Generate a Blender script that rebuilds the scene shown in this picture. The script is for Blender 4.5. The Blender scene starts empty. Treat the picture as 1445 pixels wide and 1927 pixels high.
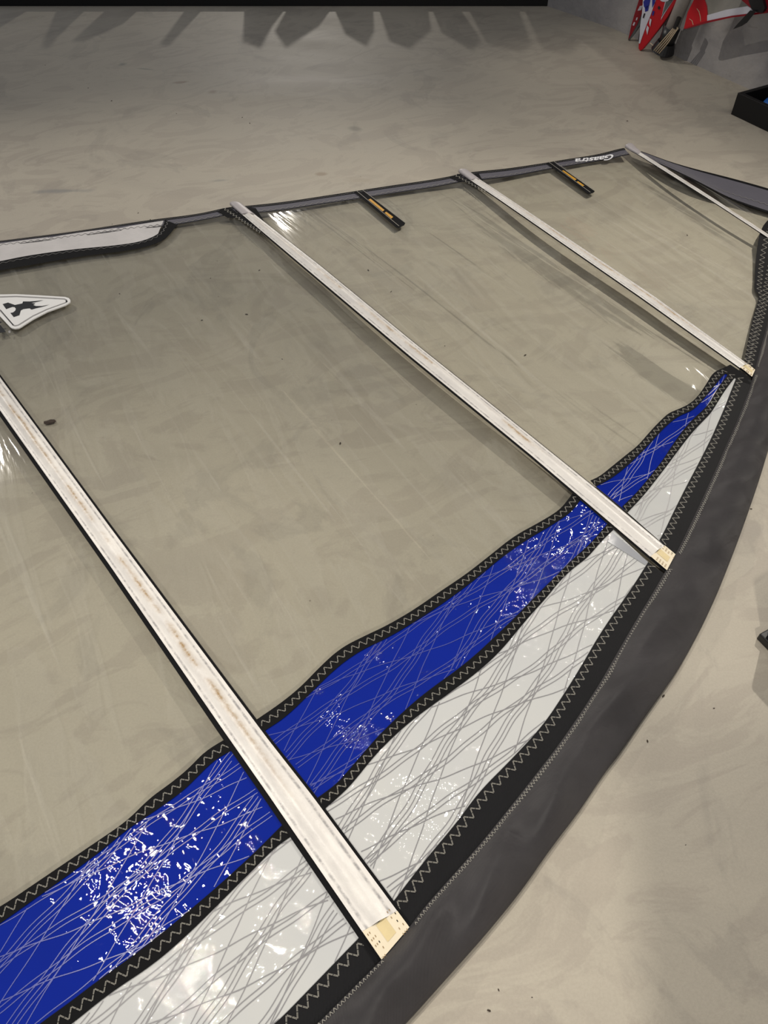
import bpy, bmesh, math, random
from mathutils import Vector, noise
random.seed(4)
SC = bpy.context.scene
COL = SC.collection
IW, IH, FPX = 1445.0, 1927.0, 1447.0          # frame and focal length in pixels
CAM_H, PITCH = 1.5, math.radians(49)          # eye height, angle below the horizontal

# ------------------------------------------------------------------ camera
cam_data = bpy.data.cameras.new('camera')
cam = bpy.data.objects.new('camera', cam_data)
COL.objects.link(cam)
cam.location = (0, 0, CAM_H)
cam.rotation_euler = (math.pi / 2 - PITCH, 0, 0)
cam_data.sensor_fit = 'VERTICAL'
cam_data.sensor_height = 24.0
cam_data.lens = 24.0 * FPX / IH
cam_data.clip_start = 0.02
SC.camera = cam

# ------------------------------------------------------------------ world, lamps, exposure
SC.view_settings.view_transform = 'Standard'
SC.view_settings.look = 'None'
SC.view_settings.gamma = 1.0
SC.view_settings.exposure = 0.0
SC.view_settings.use_curve_mapping = False
SC.cycles.use_denoising = True
SC.cycles.max_bounces = 6
SC.cycles.transparent_max_bounces = 16
SC.cycles.caustics_reflective = False
SC.cycles.caustics_refractive = False
world = bpy.data.worlds.new('room_light')
SC.world = world
world.use_nodes = True
bg = world.node_tree.nodes['Background']
bg.inputs[0].default_value = (0.86, 0.90, 1.0, 1)
bg.inputs[1].default_value = 0.24

def lamp(name, loc, watts, radius, colour, aim=None, angle=150, blend=0.6):
    if aim:
        l = bpy.data.lights.new(name, 'SPOT')
        l.spot_size = math.radians(angle); l.spot_blend = blend
    else:
        l = bpy.data.lights.new(name, 'POINT')
    l.energy = watts; l.shadow_soft_size = radius; l.color = colour
    o = bpy.data.objects.new(name, l)
    COL.objects.link(o); o.location = loc
    if aim:
        o.rotation_euler = (Vector(aim) - Vector(loc)).to_track_quat('-Z', 'Y').to_euler()
    return o

WARM = (1.0, 0.93, 0.83)
KEY_BACK = (-1.1, 11.5, 3.4)
lamp('ceiling_or_fill_spot', (-1.2, 1.05, 2.7), 150, 0.04, WARM, (-0.4, 0.35, 0), 76, 1.0)
lamp('ceiling_or_fill_spot', (0.30, 1.62, 2.7), 14, 0.03, WARM)
lamp('ceiling_or_fill_spot', (1.05, 2.75, 2.7), 14, 0.03, WARM)
lamp('ceiling_or_fill_spot', (2.1, 3.3, 2.7), 285, 0.035, WARM, (0.2, 1.2, 0), 98, 1.0)
lamp('ceiling_or_fill_spot', (-3.4, 4.0, 2.7), 190, 0.05, WARM, (-0.7, 2.0, 0), 62, 1.0)  # unseen fill added to lift the dim upper left of the film
lamp('ceiling_or_fill_spot', (0.2, -2.5, 2.7), 350, 0.11, WARM, (0.25, 0.4, 0), 66, 1.0)
lamp('ceiling_or_fill_spot', (-2.4, 4.9, 2.6), 230, 0.008, WARM, (1.85, 4.1, 0.25), 30, 0.9)
lamp('ceiling_or_fill_spot', KEY_BACK, 330, 0.12, WARM)

# ------------------------------------------------------------------ pixel -> world helpers
CT, ST = math.cos(PITCH), math.sin(PITCH)
def ray(u, v):
    x = (u - IW / 2) / FPX; y = -(v - IH / 2) / FPX
    return Vector((x, CT + y * ST, -ST + y * CT))
def ground(u, v, z=0.0):
    d = ray(u, v); s = (z - CAM_H) / d.z
    return Vector((d.x * s, d.y * s, z))
def on_surface(u, v, zf):
    lo, hi = -0.01, 0.16
    for _ in range(18):
        z = (lo + hi) / 2
        p = ground(u, v, z)
        if zf(p.x, p.y) > z: lo = z
        else: hi = z
    p.z = z
    return p
def on_plane(u, v, p0, n):
    d = ray(u, v); o = Vector((0, 0, CAM_H))
    s = (p0 - o).dot(n) / d.dot(n)
    return o + d * s

# ------------------------------------------------------------------ object helpers
def link(name, me, mat=None, parent=None, label=None, kind=None):
    o = bpy.data.objects.new(name, me)
    COL.objects.link(o)
    if mat: me.materials.append(mat)
    if parent: o.parent = parent
    if label: o['label'] = label
    if kind: o['kind'] = kind
    return o
def mesh(name, verts, faces, mat, parent=None, label=None, kind=None, smooth=False):
    me = bpy.data.meshes.new(name)
    me.from_pydata([tuple(v) for v in verts], [], faces)
    me.validate(); me.update()
    if smooth:
        for p in me.polygons: p.use_smooth = True
    return link(name, me, mat, parent, label, kind)
def thing(name, label, cat, loc=(0, 0, 0), group=None):
    o = bpy.data.objects.new(name, None); COL.objects.link(o)
    o.empty_display_size = 0.1
    o.location = loc; o['label'] = label; o['category'] = cat
    if group: o['group'] = group
    return o
def tag(o, label, cat, group=None):
    o['label'] = label; o['category'] = cat
    if group: o['group'] = group
    return o
def reroot(parent):
    """children were built in world space: keep them there under a moved Empty"""
    bpy.context.view_layer.update()
    inv = parent.matrix_world.inverted()
    for c in parent.children:
        c.matrix_parent_inverse = inv
def prism(poly, depth_vec):
    """closed prism from a loop of points"""
    n = len(poly)
    v = [Vector(p) for p in poly] + [Vector(p) + depth_vec for p in poly]
    f = [tuple(range(n)), tuple(range(2 * n - 1, n - 1, -1))]
    for i in range(n):
        j = (i + 1) % n
        f.append((i, i + n, j + n, j))
    return v, f
def box_pts(o, ax, ay, az):
    o, ax, ay, az = Vector(o), Vector(ax), Vector(ay), Vector(az)
    v = [o, o + ax, o + ax + ay, o + ay]
    v += [p + az for p in v]
    return v, [(0, 3, 2, 1), (4, 5, 6, 7), (0, 1, 5, 4), (1, 2, 6, 5), (2, 3, 7, 6), (3, 0, 4, 7)]
def tube_pts(path, r, n=12, r2=None):
    path = [Vector(p) for p in path]
    v, f = [], []
    m = len(path)
    for i, p in enumerate(path):
        t = (path[min(i + 1, m - 1)] - path[max(i - 1, 0)]).normalized()
        a = t.orthogonal().normalized() if i == 0 else (a - t * a.dot(t)).normalized()
        b = t.cross(a)
        rr = r if r2 is None else r + (r2 - r) * i / (m - 1)
        for k in range(n):
            q = 2 * math.pi * k / n
            v.append(p + (a * math.cos(q) + b * math.sin(q)) * rr)
    for i in range(m - 1):
        for k in range(n):
            k2 = (k + 1) % n
            f.append((i * n + k, i * n + k2, (i + 1) * n + k2, (i + 1) * n + k))
    f.append(tuple(range(n - 1, -1, -1))); f.append(tuple((m - 1) * n + k for k in range(n)))
    return v, f
def merge(parts):
    V, F = [], []
    for v, f in parts:
        o = len(V); V += list(v); F += [tuple(i + o for i in q) for q in f]
    return V, F
def bevel(o, w=0.004, seg=2):
    m = o.modifiers.new('bevel', 'BEVEL'); m.width = w; m.segments = seg; m.limit_method = 'ANGLE'

# ------------------------------------------------------------------ materials
def new_mat(name):
    m = bpy.data.materials.new(name); m.use_nodes = True
    nt = m.node_tree
    return m, nt, nt.nodes['Principled BSDF']
def nd(nt, typ, **kw):
    n = nt.nodes.new(typ)
    for k, v in kw.items():
        if k.startswith('i_'): n.inputs[int(k[2:])].default_value = v
        else: setattr(n, k, v)
    return n
def coords(nt, scale=(1, 1, 1), rotz=0.0, loc=(0, 0, 0)):
    g = nt.nodes.new('ShaderNodeNewGeometry')
    mp = nt.nodes.new('ShaderNodeMapping')
    r = nt.nodes.new('ShaderNodeVectorRotate'); r.rotation_type = 'Z_AXIS'
    r.inputs['Angle'].default_value = rotz
    nt.links.new(g.outputs['Position'], r.inputs['Vector'])
    nt.links.new(r.outputs[0], mp.inputs[0])
    mp.inputs['Scale'].default_value = scale; mp.inputs['Location'].default_value = loc
    return mp.outputs[0]
def noise_tex(nt, vec, scale, detail=4, rough=0.5, dist=0.0):
    n = nt.nodes.new('ShaderNodeTexNoise')
    n.inputs['Scale'].default_value = scale; n.inputs['Detail'].default_value = detail
    n.inputs['Roughness'].default_value = rough; n.inputs['Distortion'].default_value = dist
    if vec is not None: nt.links.new(vec, n.inputs['Vector'])
    return n.outputs['Fac']
def ramp(nt, fac, stops, interp='LINEAR'):
    r = nt.nodes.new('ShaderNodeValToRGB'); r.color_ramp.interpolation = interp
    e = r.color_ramp.elements
    while len(e) < len(stops): e.new(0.5)
    for i, (p, c) in enumerate(stops):
        e[i].position = p
        e[i].color = (c, c, c, 1) if isinstance(c, (int, float)) else (*c, 1)
    nt.links.new(fac, r.inputs[0])
    return r.outputs[0]
def mix(nt, fac, a, b, mode='MIX'):
    m = nt.nodes.new('ShaderNodeMix'); m.data_type = 'RGBA'; m.blend_type = mode
    for sock, val in ((0, fac), (6, a), (7, b)):
        if isinstance(val, (int, float)): m.inputs[sock].default_value = val if sock == 0 else (val, val, val, 1)
        elif isinstance(val, tuple): m.inputs[sock].default_value = (*val, 1)
        else: nt.links.new(val, m.inputs[sock])
    return m.outputs[2]
def math_n(nt, op, a, b=0.0, clamp=False):
    m = nt.nodes.new('ShaderNodeMath'); m.operation = op; m.use_clamp = clamp
    for i, val in enumerate((a, b)):
        if isinstance(val, (int, float)): m.inputs[i].default_value = val
        else: nt.links.new(val, m.inputs[i])
    return m.outputs[0]
def bump(nt, height, strength, dist, bsdf_in):
    b = nt.nodes.new('ShaderNodeBump'); b.inputs['Strength'].default_value = strength
    b.inputs['Distance'].default_value = dist
    nt.links.new(height, b.inputs['Height'])
    nt.links.new(b.outputs[0], bsdf_in)
    return b.outputs[0]
def lin(r, g, b):
    f = lambda c: (c / 255) / 12.92 if c <= 10 else ((c / 255 + 0.055) / 1.055) ** 2.4
    return (f(r), f(g), f(b))
def plain(name, rgb, rough=0.6, spec=0.4, metal=0.0, grain=0.12, gscale=60, bmp=0.0):
    m, nt, b = new_mat(name)
    c = coords(nt)
    n = noise_tex(nt, c, gscale, 5)
    col = mix(nt, n, tuple(x * (1 - grain) for x in rgb), tuple(min(1, x * (1 + grain)) for x in rgb))
    nt.links.new(col, b.inputs['Base Color'])
    b.inputs['Roughness'].default_value = rough
    b.inputs['Specular IOR Level'].default_value = spec
    b.inputs['Metallic'].default_value = metal
    if bmp: bump(nt, n, bmp, 0.002, b.inputs['Normal'])
    return m

def ellipse_mask(nt, cx, cy, rx, ry, ang, soft=0.35):
    """0..1 mask of an elongated stain at a place on the floor, edge broken up by noise"""
    g = nt.nodes.new('ShaderNodeNewGeometry')
    s = nt.nodes.new('ShaderNodeVectorMath'); s.operation = 'SUBTRACT'
    s.inputs[1].default_value = (cx, cy, 0)
    nt.links.new(g.outputs['Position'], s.inputs[0])
    r = nt.nodes.new('ShaderNodeVectorRotate'); r.rotation_type = 'Z_AXIS'; r.inputs['Angle'].default_value = -ang
    nt.links.new(s.outputs[0], r.inputs['Vector'])
    k = nt.nodes.new('ShaderNodeVectorMath'); k.operation = 'MULTIPLY'
    k.inputs[1].default_value = (1 / rx, 1 / ry, 0)
    nt.links.new(r.outputs[0], k.inputs[0])
    l = nt.nodes.new('ShaderNodeVectorMath'); l.operation = 'LENGTH'
    nt.links.new(k.outputs[0], l.inputs[0])
    n = noise_tex(nt, g.outputs['Position'], 14, 4)
    a = math_n(nt, 'ADD', l.outputs['Value'], math_n(nt, 'MULTIPLY', n, 0.8))
    return ramp(nt, a, [(max(0.0, 1.0 - soft), 1.0), (1.0, 0.0)]) if soft < 1 else ramp(nt, a, [(0.2, 1.0), (1.0, 0.0)])

def floor_material():
    m, nt, b = new_mat('polished_concrete')
    c = coords(nt)
    cs = coords(nt, (0.55, 1.3, 1), 0.25)
    big = noise_tex(nt, cs, 1.3, 6, 0.6, 0.8)
    col = ramp(nt, big, [(0.25, lin(158, 150, 138)), (0.5, lin(170, 162, 148)), (0.78, lin(181, 172, 157))])
    # trowel swirls: faint sharper-edged patches
    sw = noise_tex(nt, coords(nt, (0.8, 1.5, 1), -0.4), 3.2, 8, 0.62, 2.2)
    swm = ramp(nt, sw, [(0.44, 0.0), (0.5, 1.0), (0.60, 0.85), (0.66, 0.0)])
    col = mix(nt, math_n(nt, 'MULTIPLY', swm, 0.26), col, lin(196, 190, 172))
    sw2 = noise_tex(nt, coords(nt, (1, 1.2, 1), 0.9, (5, 2, 0)), 2.1, 7, 0.6, 1.6)
    swm2 = ramp(nt, sw2, [(0.56, 0.0), (0.62, 1.0), (0.75, 0.3)])
    col = mix(nt, math_n(nt, 'MULTIPLY', swm2, 0.26), col, lin(136, 130, 122))
    # fine grit
    fine = noise_tex(nt, c, 190, 4, 0.7)
    col = mix(nt, math_n(nt, 'MULTIPLY', ramp(nt, fine, [(0.42, 1.0), (0.58, 0.0)]), 0.10), col, lin(130, 122, 110))
    vor = nd(nt, 'ShaderNodeTexVoronoi'); vor.inputs['Scale'].default_value = 9
    nt.links.new(c, vor.inputs['Vector'])
    sp = ramp(nt, vor.outputs['Distance'], [(0.012, 1.0), (0.03, 0.0)])
    col = mix(nt, math_n(nt, 'MULTIPLY', sp, 0.55), col, lin(92, 82, 70))
    # marks of their own: bluish rubber smears, rusty rubs, a hairline crack
    for (u0, v0, u1, v1, w, tint, k) in (
            (38, 362, 205, 357, 0.035, lin(120, 122, 122), 0.55), (390, 341, 440, 338, 0.02, lin(120, 122, 120), 0.4),
            (590, 327, 618, 328, 0.03, lin(138, 120, 100), 0.55), (640, 337, 720, 343, 0.05, lin(150, 136, 118), 0.3),
            (320, 157, 360, 153, 0.03, lin(120, 98, 82), 0.5), (250, 128, 300, 132, 0.02, lin(105, 112, 108), 0.45),
            (650, 238, 685, 246, 0.05, lin(115, 112, 105), 0.5), (390, 172, 410, 174, 0.06, lin(118, 98, 84), 0.4),
            (225, 118, 236, 124, 0.05, lin(98, 108, 102), 0.5), (20, 790, 60, 900, 0.09, lin(140, 132, 124), 0.4),
            (560, 1340, 570, 1350, 0.03, lin(150, 142, 130), 0.3)):
        p, q = ground(u0, v0), ground(u1, v1)
        d = q - p
        mk = ellipse_mask(nt, (p.x + q.x) / 2, (p.y + q.y) / 2, d.length * 0.75, w, math.atan2(d.y, d.x), 0.4)
        col = mix(nt, math_n(nt, 'MULTIPLY', mk, k), col, tint)
    nt.links.new(col, b.inputs['Base Color'])
    rr = ramp(nt, big, [(0.3, 0.50), (0.7, 0.66)])
    nt.links.new(rr, b.inputs['Roughness'])
    b.inputs['Specular IOR Level'].default_value = 0.35
    hb = math_n(nt, 'ADD', math_n(nt, 'MULTIPLY', fine, 0.35), math_n(nt, 'MULTIPLY', sw, 1.0))
    bump(nt, hb, 0.25, 0.004, b.inputs['Normal'])
    return m

def wall_material():
    m, nt, b = new_mat('whitewashed_wall')
    c = coords(nt)
    n = noise_tex(nt, c, 3.0, 7, 0.65, 0.6)
    col = ramp(nt, n, [(0.3, lin(128, 126, 128)), (0.55, lin(150, 147, 146)), (0.8, lin(165, 160, 156))])
    d = noise_tex(nt, coords(nt, (1, 1, 3)), 9, 6, 0.7, 1.0)
    col = mix(nt, ramp(nt, d, [(0.62, 0.0), (0.72, 0.5)]), col, lin(100, 96, 98))
    nt.links.new(col, b.inputs['Base Color'])
    b.inputs['Roughness'].default_value = 0.75
    bump(nt, noise_tex(nt, c, 22, 6, 0.6), 0.5, 0.01, b.inputs['Normal'])
    return m

BATTEN_ANG = math.atan2(0.81, -0.58)

def film_material():
    m = bpy.data.materials.new('clear_film'); m.use_nodes = True
    nt = m.node_tree; nt.nodes.clear()
    out = nt.nodes.new('ShaderNodeOutputMaterial')
    tr = nt.nodes.new('ShaderNodeBsdfTransparent'); tr.inputs[0].default_value = (0.985, 0.992, 0.965, 1)
    gl = nt.nodes.new('ShaderNodeBsdfGlossy'); gl.inputs['Roughness'].default_value = 0.07
    gl.inputs[0].default_value = (1, 1, 1, 1)
    df = nt.nodes.new('ShaderNodeBsdfDiffuse'); df.inputs[0].default_value = (*lin(205, 202, 190), 1)
    # long soft ripples run along the battens, finer crinkles over them
    st = coords(nt, (0.35, 4.5, 1), -BATTEN_ANG)
    r1 = noise_tex(nt, st, 1.6, 3, 0.5, 0.6)
    r2 = noise_tex(nt, coords(nt, (0.5, 2.6, 1), -BATTEN_ANG + 0.12), 4.0, 4, 0.55, 1.0)
    h = math_n(nt, 'ADD', math_n(nt, 'MULTIPLY', r1, 1.0), math_n(nt, 'MULTIPLY', r2, 0.22))
    bp = nt.nodes.new('ShaderNodeBump'); bp.inputs['Strength'].default_value = 0.35
    bp.inputs['Distance'].default_value = 0.02
    nt.links.new(h, bp.inputs['Height'])
    nt.links.new(bp.outputs[0], gl.inputs['Normal'])
    fr = nt.nodes.new('ShaderNodeFresnel'); fr.inputs['IOR'].default_value = 1.5
    nt.links.new(bp.outputs[0], fr.inputs['Normal'])
    # milky patches and streaks: noise mixes pale diffuse into the film
    hz = ramp(nt, r2, [(0.50, 0.0), (0.56, 0.06), (0.70, 0.01)])
    fold = ramp(nt, noise_tex(nt, coords(nt, (0.35, 9.0, 1), -BATTEN_ANG + 0.06), 2.4, 5, 0.6, 0.8), [(0.60, 0.0), (0.68, 0.10)])
    hz = math_n(nt, 'ADD', hz, fold)
    m1 = nt.nodes.new('ShaderNodeMixShader'); m2 = nt.nodes.new('ShaderNodeMixShader')
    nt.links.new(hz, m1.inputs[0]); nt.links.new(tr.outputs[0], m1.inputs[1]); nt.links.new(df.outputs[0], m1.inputs[2])
    nt.links.new(math_n(nt, 'MULTIPLY', fr.outputs[0], 0.5, True), m2.inputs[0])
    nt.links.new(m1.outputs[0], m2.inputs[1]); nt.links.new(gl.outputs[0], m2.inputs[2])
    nt.links.new(m2.outputs[0], out.inputs[0])
    return m

def laminate_material(name, rgb, dark, sss=0.0):
    """glossy laminated sailcloth: crinkled clear top layer"""
    m, nt, b = new_mat(name)
    c = coords(nt)
    n = noise_tex(nt, coords(nt, (1, 2, 1), 0.7), 4, 4, 0.5, 0.5)
    col = mix(nt, n, dark, rgb)
    nt.links.new(col, b.inputs['Base Color'])
    b.inputs['Roughness'].default_value = 0.7
    b.inputs['Specular IOR Level'].default_value = 0.0
    b.inputs['Coat Weight'].default_value = 1.0
    b.inputs['Coat Roughness'].default_value = 0.015
    b.inputs['Coat IOR'].default_value = 1.55
    # crinkles: short cross ribs on the scrim and broad waviness
    w = nt.nodes.new('ShaderNodeTexWave'); w.wave_type = 'BANDS'; w.bands_direction = 'X'
    w.inputs['Scale'].default_value = 70; w.inputs['Distortion'].default_value = 5.0
    w.inputs['Detail'].default_value = 3; w.inputs['Detail Scale'].default_value = 0.6
    nt.links.new(coords(nt, (1, 1, 1), -BATTEN_ANG - 0.2), w.inputs['Vector'])
    msk = ramp(nt, noise_tex(nt, c, 7, 3, 0.5), [(0.45, 0.0), (0.62, 1.0)])
    hw = math_n(nt, 'MULTIPLY', math_n(nt, 'MULTIPLY', w.outputs['Fac'], msk), 0.07)
    h = math_n(nt, 'ADD', hw, math_n(nt, 'MULTIPLY', noise_tex(nt, c, 30, 2, 0.5, 0.4), 0.55))
    bp = nt.nodes.new('ShaderNodeBump'); bp.inputs['Strength'].default_value = 0.55
    bp.inputs['Distance'].default_value = 0.008
    nt.links.new(h, bp.inputs['Height'])
    nt.links.new(bp.outputs[0], b.inputs['Coat Normal'])
    return m

def cloth_material(name, rgb, rough=0.55, weave=420, sheen=0.15, bmp=0.25, spec=0.35, lo=0.82, hi=1.15, wr=26, dist=0.006):
    m, nt, b = new_mat(name)
    c = coords(nt)
    n = noise_tex(nt, c, 9, 4, 0.55)
    col = mix(nt, n, tuple(x * lo for x in rgb), tuple(x * hi for x in rgb))
    nt.links.new(col, b.inputs['Base Color'])
    b.inputs['Roughness'].default_value = rough
    b.inputs['Specular IOR Level'].default_value = spec
    b.inputs['Sheen Weight'].default_value = sheen
    w = nt.nodes.new('ShaderNodeTexWave'); w.inputs['Scale'].default_value = weave / 3
    w.inputs['Distortion'].default_value = 0.3
    nt.links.new(c, w.inputs['Vector'])
    h = math_n(nt, 'ADD', math_n(nt, 'MULTIPLY', w.outputs['Fac'], 0.12), math_n(nt, 'MULTIPLY', noise_tex(nt, c, wr, 4, 0.5, 0.8 if wr < 26 else 0.0), 1.0))
    bump(nt, h, bmp, dist, b.inputs['Normal'])
    return m

def sleeve_white_material(a, bb):
    """yellowed white batten sleeve: grey scuffed edges and a brown mould line along the middle"""
    m, nt, b = new_mat('white_batten_sleeve')
    uv = nt.nodes.new('ShaderNodeUVMap'); uv.uv_map = 'strip'
    sep = nt.nodes.new('ShaderNodeSeparateXYZ'); nt.links.new(uv.outputs[0], sep.inputs[0])
    s, t = sep.outputs[0], sep.outputs[1]
    c = coords(nt)
    n = noise_tex(nt, coords(nt, (1, 0.3, 1), -BATTEN_ANG + math.pi / 2), 38, 5, 0.65)
    col = ramp(nt, n, [(0.3, lin(208, 204, 199)), (0.7, lin(230, 226, 219))])
    # scuffed pair of lines near each edge
    for pos in (0.14, 0.84):
        d = math_n(nt, 'ABSOLUTE', math_n(nt, 'SUBTRACT', s, pos))
        k = ramp(nt, d, [(0.015, 1.0), (0.06, 0.0)])
        k = math_n(nt, 'MULTIPLY', k, ramp(nt, noise_tex(nt, c, 60, 4, 0.7), [(0.4, 0.2), (0.6, 0.75)]))
        col = mix(nt, k, col, lin(118, 116, 118))
    # mould line
    d = math_n(nt, 'ABSOLUTE', math_n(nt, 'SUBTRACT', s, math_n(nt, 'ADD', math_n(nt, 'MULTIPLY', noise_tex(nt, c, 9, 3), 0.22), 0.42)))
    k = ramp(nt, d, [(0.0, 1.0), (0.10, 0.35), (0.2, 0.0)])
    patch = ramp(nt, noise_tex(nt, coords(nt, (1, 1, 1), 0, (a, bb, 0)), 6, 5, 0.6), [(0.42, 0.0), (0.54, 1.0)])
    prof = ramp(nt, t, [(0.08, 0.0), (0.20, 1.0), (0.62, 0.9), (0.85, 0.3)])
    k = math_n(nt, 'MULTIPLY', math_n(nt, 'MULTIPLY', k, patch), prof)
    k = math_n(nt, 'MULTIPLY', k, ramp(nt, noise_tex(nt, c, 85, 5, 0.7), [(0.35, 0.3), (0.6, 1.0)]))
    col = mix(nt, k, col, lin(150, 118, 66))
    nt.links.new(col, b.inputs['Base Color'])
    b.inputs['Roughness'].default_value = 0.38
    b.inputs['Specular IOR Level'].default_value = 0.45
    bump(nt, noise_tex(nt, c, 70, 4, 0.6), 0.25, 0.003, b.inputs['Normal'])
    return m

M_FLOOR = floor_material()
M_WALL = wall_material()
M_FILM = film_material()
M_BLUE = laminate_material('blue_laminate', lin(0, 31, 142), lin(0, 27, 126))
M_WHITE = laminate_material('white_laminate', lin(200, 200, 195), lin(188, 190, 191))
M_BLACK = cloth_material('black_tape', lin(11, 11, 13), 0.75, bmp=0.15, sheen=0, spec=.15)
M_BAND = cloth_material('black_luff_cloth', lin(13, 13, 16), 0.65, bmp=0.3, sheen=0, spec=.2)
M_GREY = cloth_material('charcoal_sleeve_cloth', lin(80, 76, 78), 0.5, weave=900, bmp=1.0, lo=0.55, hi=1.5, wr=11, dist=0.03, sheen=0.1)  # wide tone noise also paints wrinkle light and dark into the cloth
M_LEECH = cloth_material('slate_leech_tape', lin(78, 76, 86), 0.6)
M_THREAD = plain('pale_thread', lin(140, 137, 128), 0.6)
M_THREAD_DARK = plain('grey_thread', lin(120, 118, 116), 0.6)
M_SCRIM_B = plain('scrim_on_blue', lin(62, 70, 146), 0.35, 0.5)
M_SCRIM_W = plain('scrim_on_white', lin(128, 127, 129), 0.4, 0.5)
M_CAP = plain('grey_plastic_cap', lin(176, 170, 170), 0.4, 0.5)
M_CREAM = plain('cream_end_patch', lin(226, 214, 188), 0.55, 0.3, grain=0.06, gscale=25)
M_YELLOWED = plain('yellowed_patch', lin(214, 196, 150), 0.55, 0.3)
M_DOT = plain('brown_stitch_hole', lin(150, 124, 88), 0.6)
M_LEECHW = cloth_material('white_crinkled_cloth', lin(212, 208, 206), 0.6, bmp=0.9)
M_YELLOW = plain('ochre_mark', lin(196, 146, 48), 0.5)
M_BADGE = plain('white_badge_plastic', lin(236, 235, 232), 0.3, 0.5, grain=0.02)
M_BADGEG = plain('badge_grey_line', lin(150, 148, 146), 0.4)
M_BADGEK = plain('badge_black', lin(16, 17, 20), 0.35)
M_INK = plain('white_ink', lin(236, 236, 238), 0.5, grain=0.02)
M_BLACKP = plain('black_plastic', lin(22, 22, 24), 0.4, 0.5)
M_BLACKW = plain('black_timber', lin(12, 12, 13), 0.5, 0.3)
M_RED = plain('red_gelcoat', lin(178, 8, 26), 0.3, 0.5, grain=0.05)
M_MAROON = plain('deep_red_gelcoat', lin(132, 6, 26), 0.35, 0.5, grain=0.05)
M_WGEL = plain('white_gelcoat', lin(196, 196, 206), 0.3, 0.5, grain=0.04)
M_BGEL = plain('blue_gelcoat', lin(34, 40, 132), 0.3, 0.5, grain=0.05)
M_GGEL = plain('grey_gelcoat', lin(86, 92, 92), 0.35, 0.5)
M_ALU = plain('brushed_tube', lin(168, 164, 160), 0.4, 0.5, 0.0)
M_CORD = plain('tan_cord', lin(184, 166, 140), 0.7)
M_NAVY = plain('navy_plastic', lin(40, 46, 62), 0.45, 0.4)
M_BLUEP = plain('bright_blue_plastic', lin(20, 90, 170), 0.35, 0.5)
M_DEBRIS = plain('dried_leaf_brown', lin(70, 56, 48), 0.8)
M_SPECK = plain('dark_crumb', lin(58, 48, 38), 0.8)

# ------------------------------------------------------------------ the setting
def grid_plane(x0, x1, y0, y1):
    return [(x0, y0, 0), (x1, y0, 0), (x1, y1, 0), (x0, y1, 0)], [(0, 1, 2, 3)]
v, f = grid_plane(-9, 7, -4, 12)
fl = mesh('floor', v, f, M_FLOOR, kind='structure')
WC = Vector((1.31, 4.95, 0))                       # the kink of the wall behind the boards
WD = Vector((0.56, -0.98, 0)).normalized()          # right wall runs this way, towards the camera
WD2 = Vector((-0.63, 0.777, 0)).normalized()        # its further stretch runs away to the left
WN = Vector((-WD.y, WD.x, 0)) * -1
if WN.x > 0: WN = -WN                               # wall normal, into the room
def wall(name, a, b, mat):
    out = Vector((0.15, 0.1, 0))
    v, f = prism([a, b, b + out, a + out], Vector((0, 0, 3.0)))
    return mesh(name, v, f, mat, kind='structure')
wall('wall_right', WC, WC + WD * 6.5, M_WALL)
WE = WC + WD2 * 0.75
wall('wall_back', WE, WC, M_WALL)
wall('wall_side', Vector((WE.x, 12.6, 0)), WE, M_WALL)
wall('wall_far', Vector((-9, 12.6, 0)), Vector((WE.x, 12.6, 0)), M_WALL)

# ------------------------------------------------------------------ shape of the sail lying on the floor
# battens: (left edge, right edge) pixel lines from the luff end to the leech end
B_EDGE = [
    ([(718, 1808), (507, 1500), (415, 1368), (208, 1067), (0, 773), (-200, 492)],
     [(770, 1747), (588, 1500), (505, 1394), (200, 984), (0, 711), (-172, 474)]),
    ([(1253, 1077), (1075, 925), (1000, 861), (765, 668), (571, 504), (461, 411), (434, 388)],
     [(1269, 1047), (1120, 922), (1000, 825), (774, 644), (603, 503), (483, 409), (457, 389)]),
    ([(1413, 713), (1400, 702), (1204, 562), (940, 379), (891, 346), (864, 327)],
     [(1419, 700), (1404, 687), (1229, 560), (940, 365), (908, 344), (881, 326)]),
    ([(1500, 487), (1445, 451), (1340, 382), (1200, 293.5), (1177, 280)],
     [(1500, 480), (1445, 444.6), (1340, 375.6), (1207, 291), (1190, 277)]),
]
AXES = []
for (L, R), zz in zip(B_EDGE, (.018, .025, .027, .040)):
    a = (ground(*L[0], zz) + ground(*R[0], zz)) / 2
    b = (ground(*L[-1], zz) + ground(*R[-1], zz)) / 2
    AXES.append((a.x, a.y, b.x, b.y))
RISE = [(.010, .12), (.026, .13), (.030, .14), (.046, .09)]
LUFF_IN = [(519, 1995), (598.8, 1927), (657.6, 1866.8), (718, 1808), (770, 1747), (796, 1711), (882.5, 1614), (932, 1555),
           (1000.8, 1468), (1061, 1390), (1125.7, 1292), (1145, 1257.4), (1201.8, 1159), (1222, 1127), (1248.8, 1081),
           (1270, 1046), (1290, 1006), (1313.9, 955), (1339.5, 900), (1367.4, 835), (1381.8, 804), (1400.9, 756.4),
           (1412.8, 723), (1419, 698), (1428, 664), (1438.8, 627), (1445, 600), (1462, 545), (1490, 485), (1535, 430), (1590, 400)]
LW = [ground(u, v, .02) for u, v in LUFF_IN]

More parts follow.
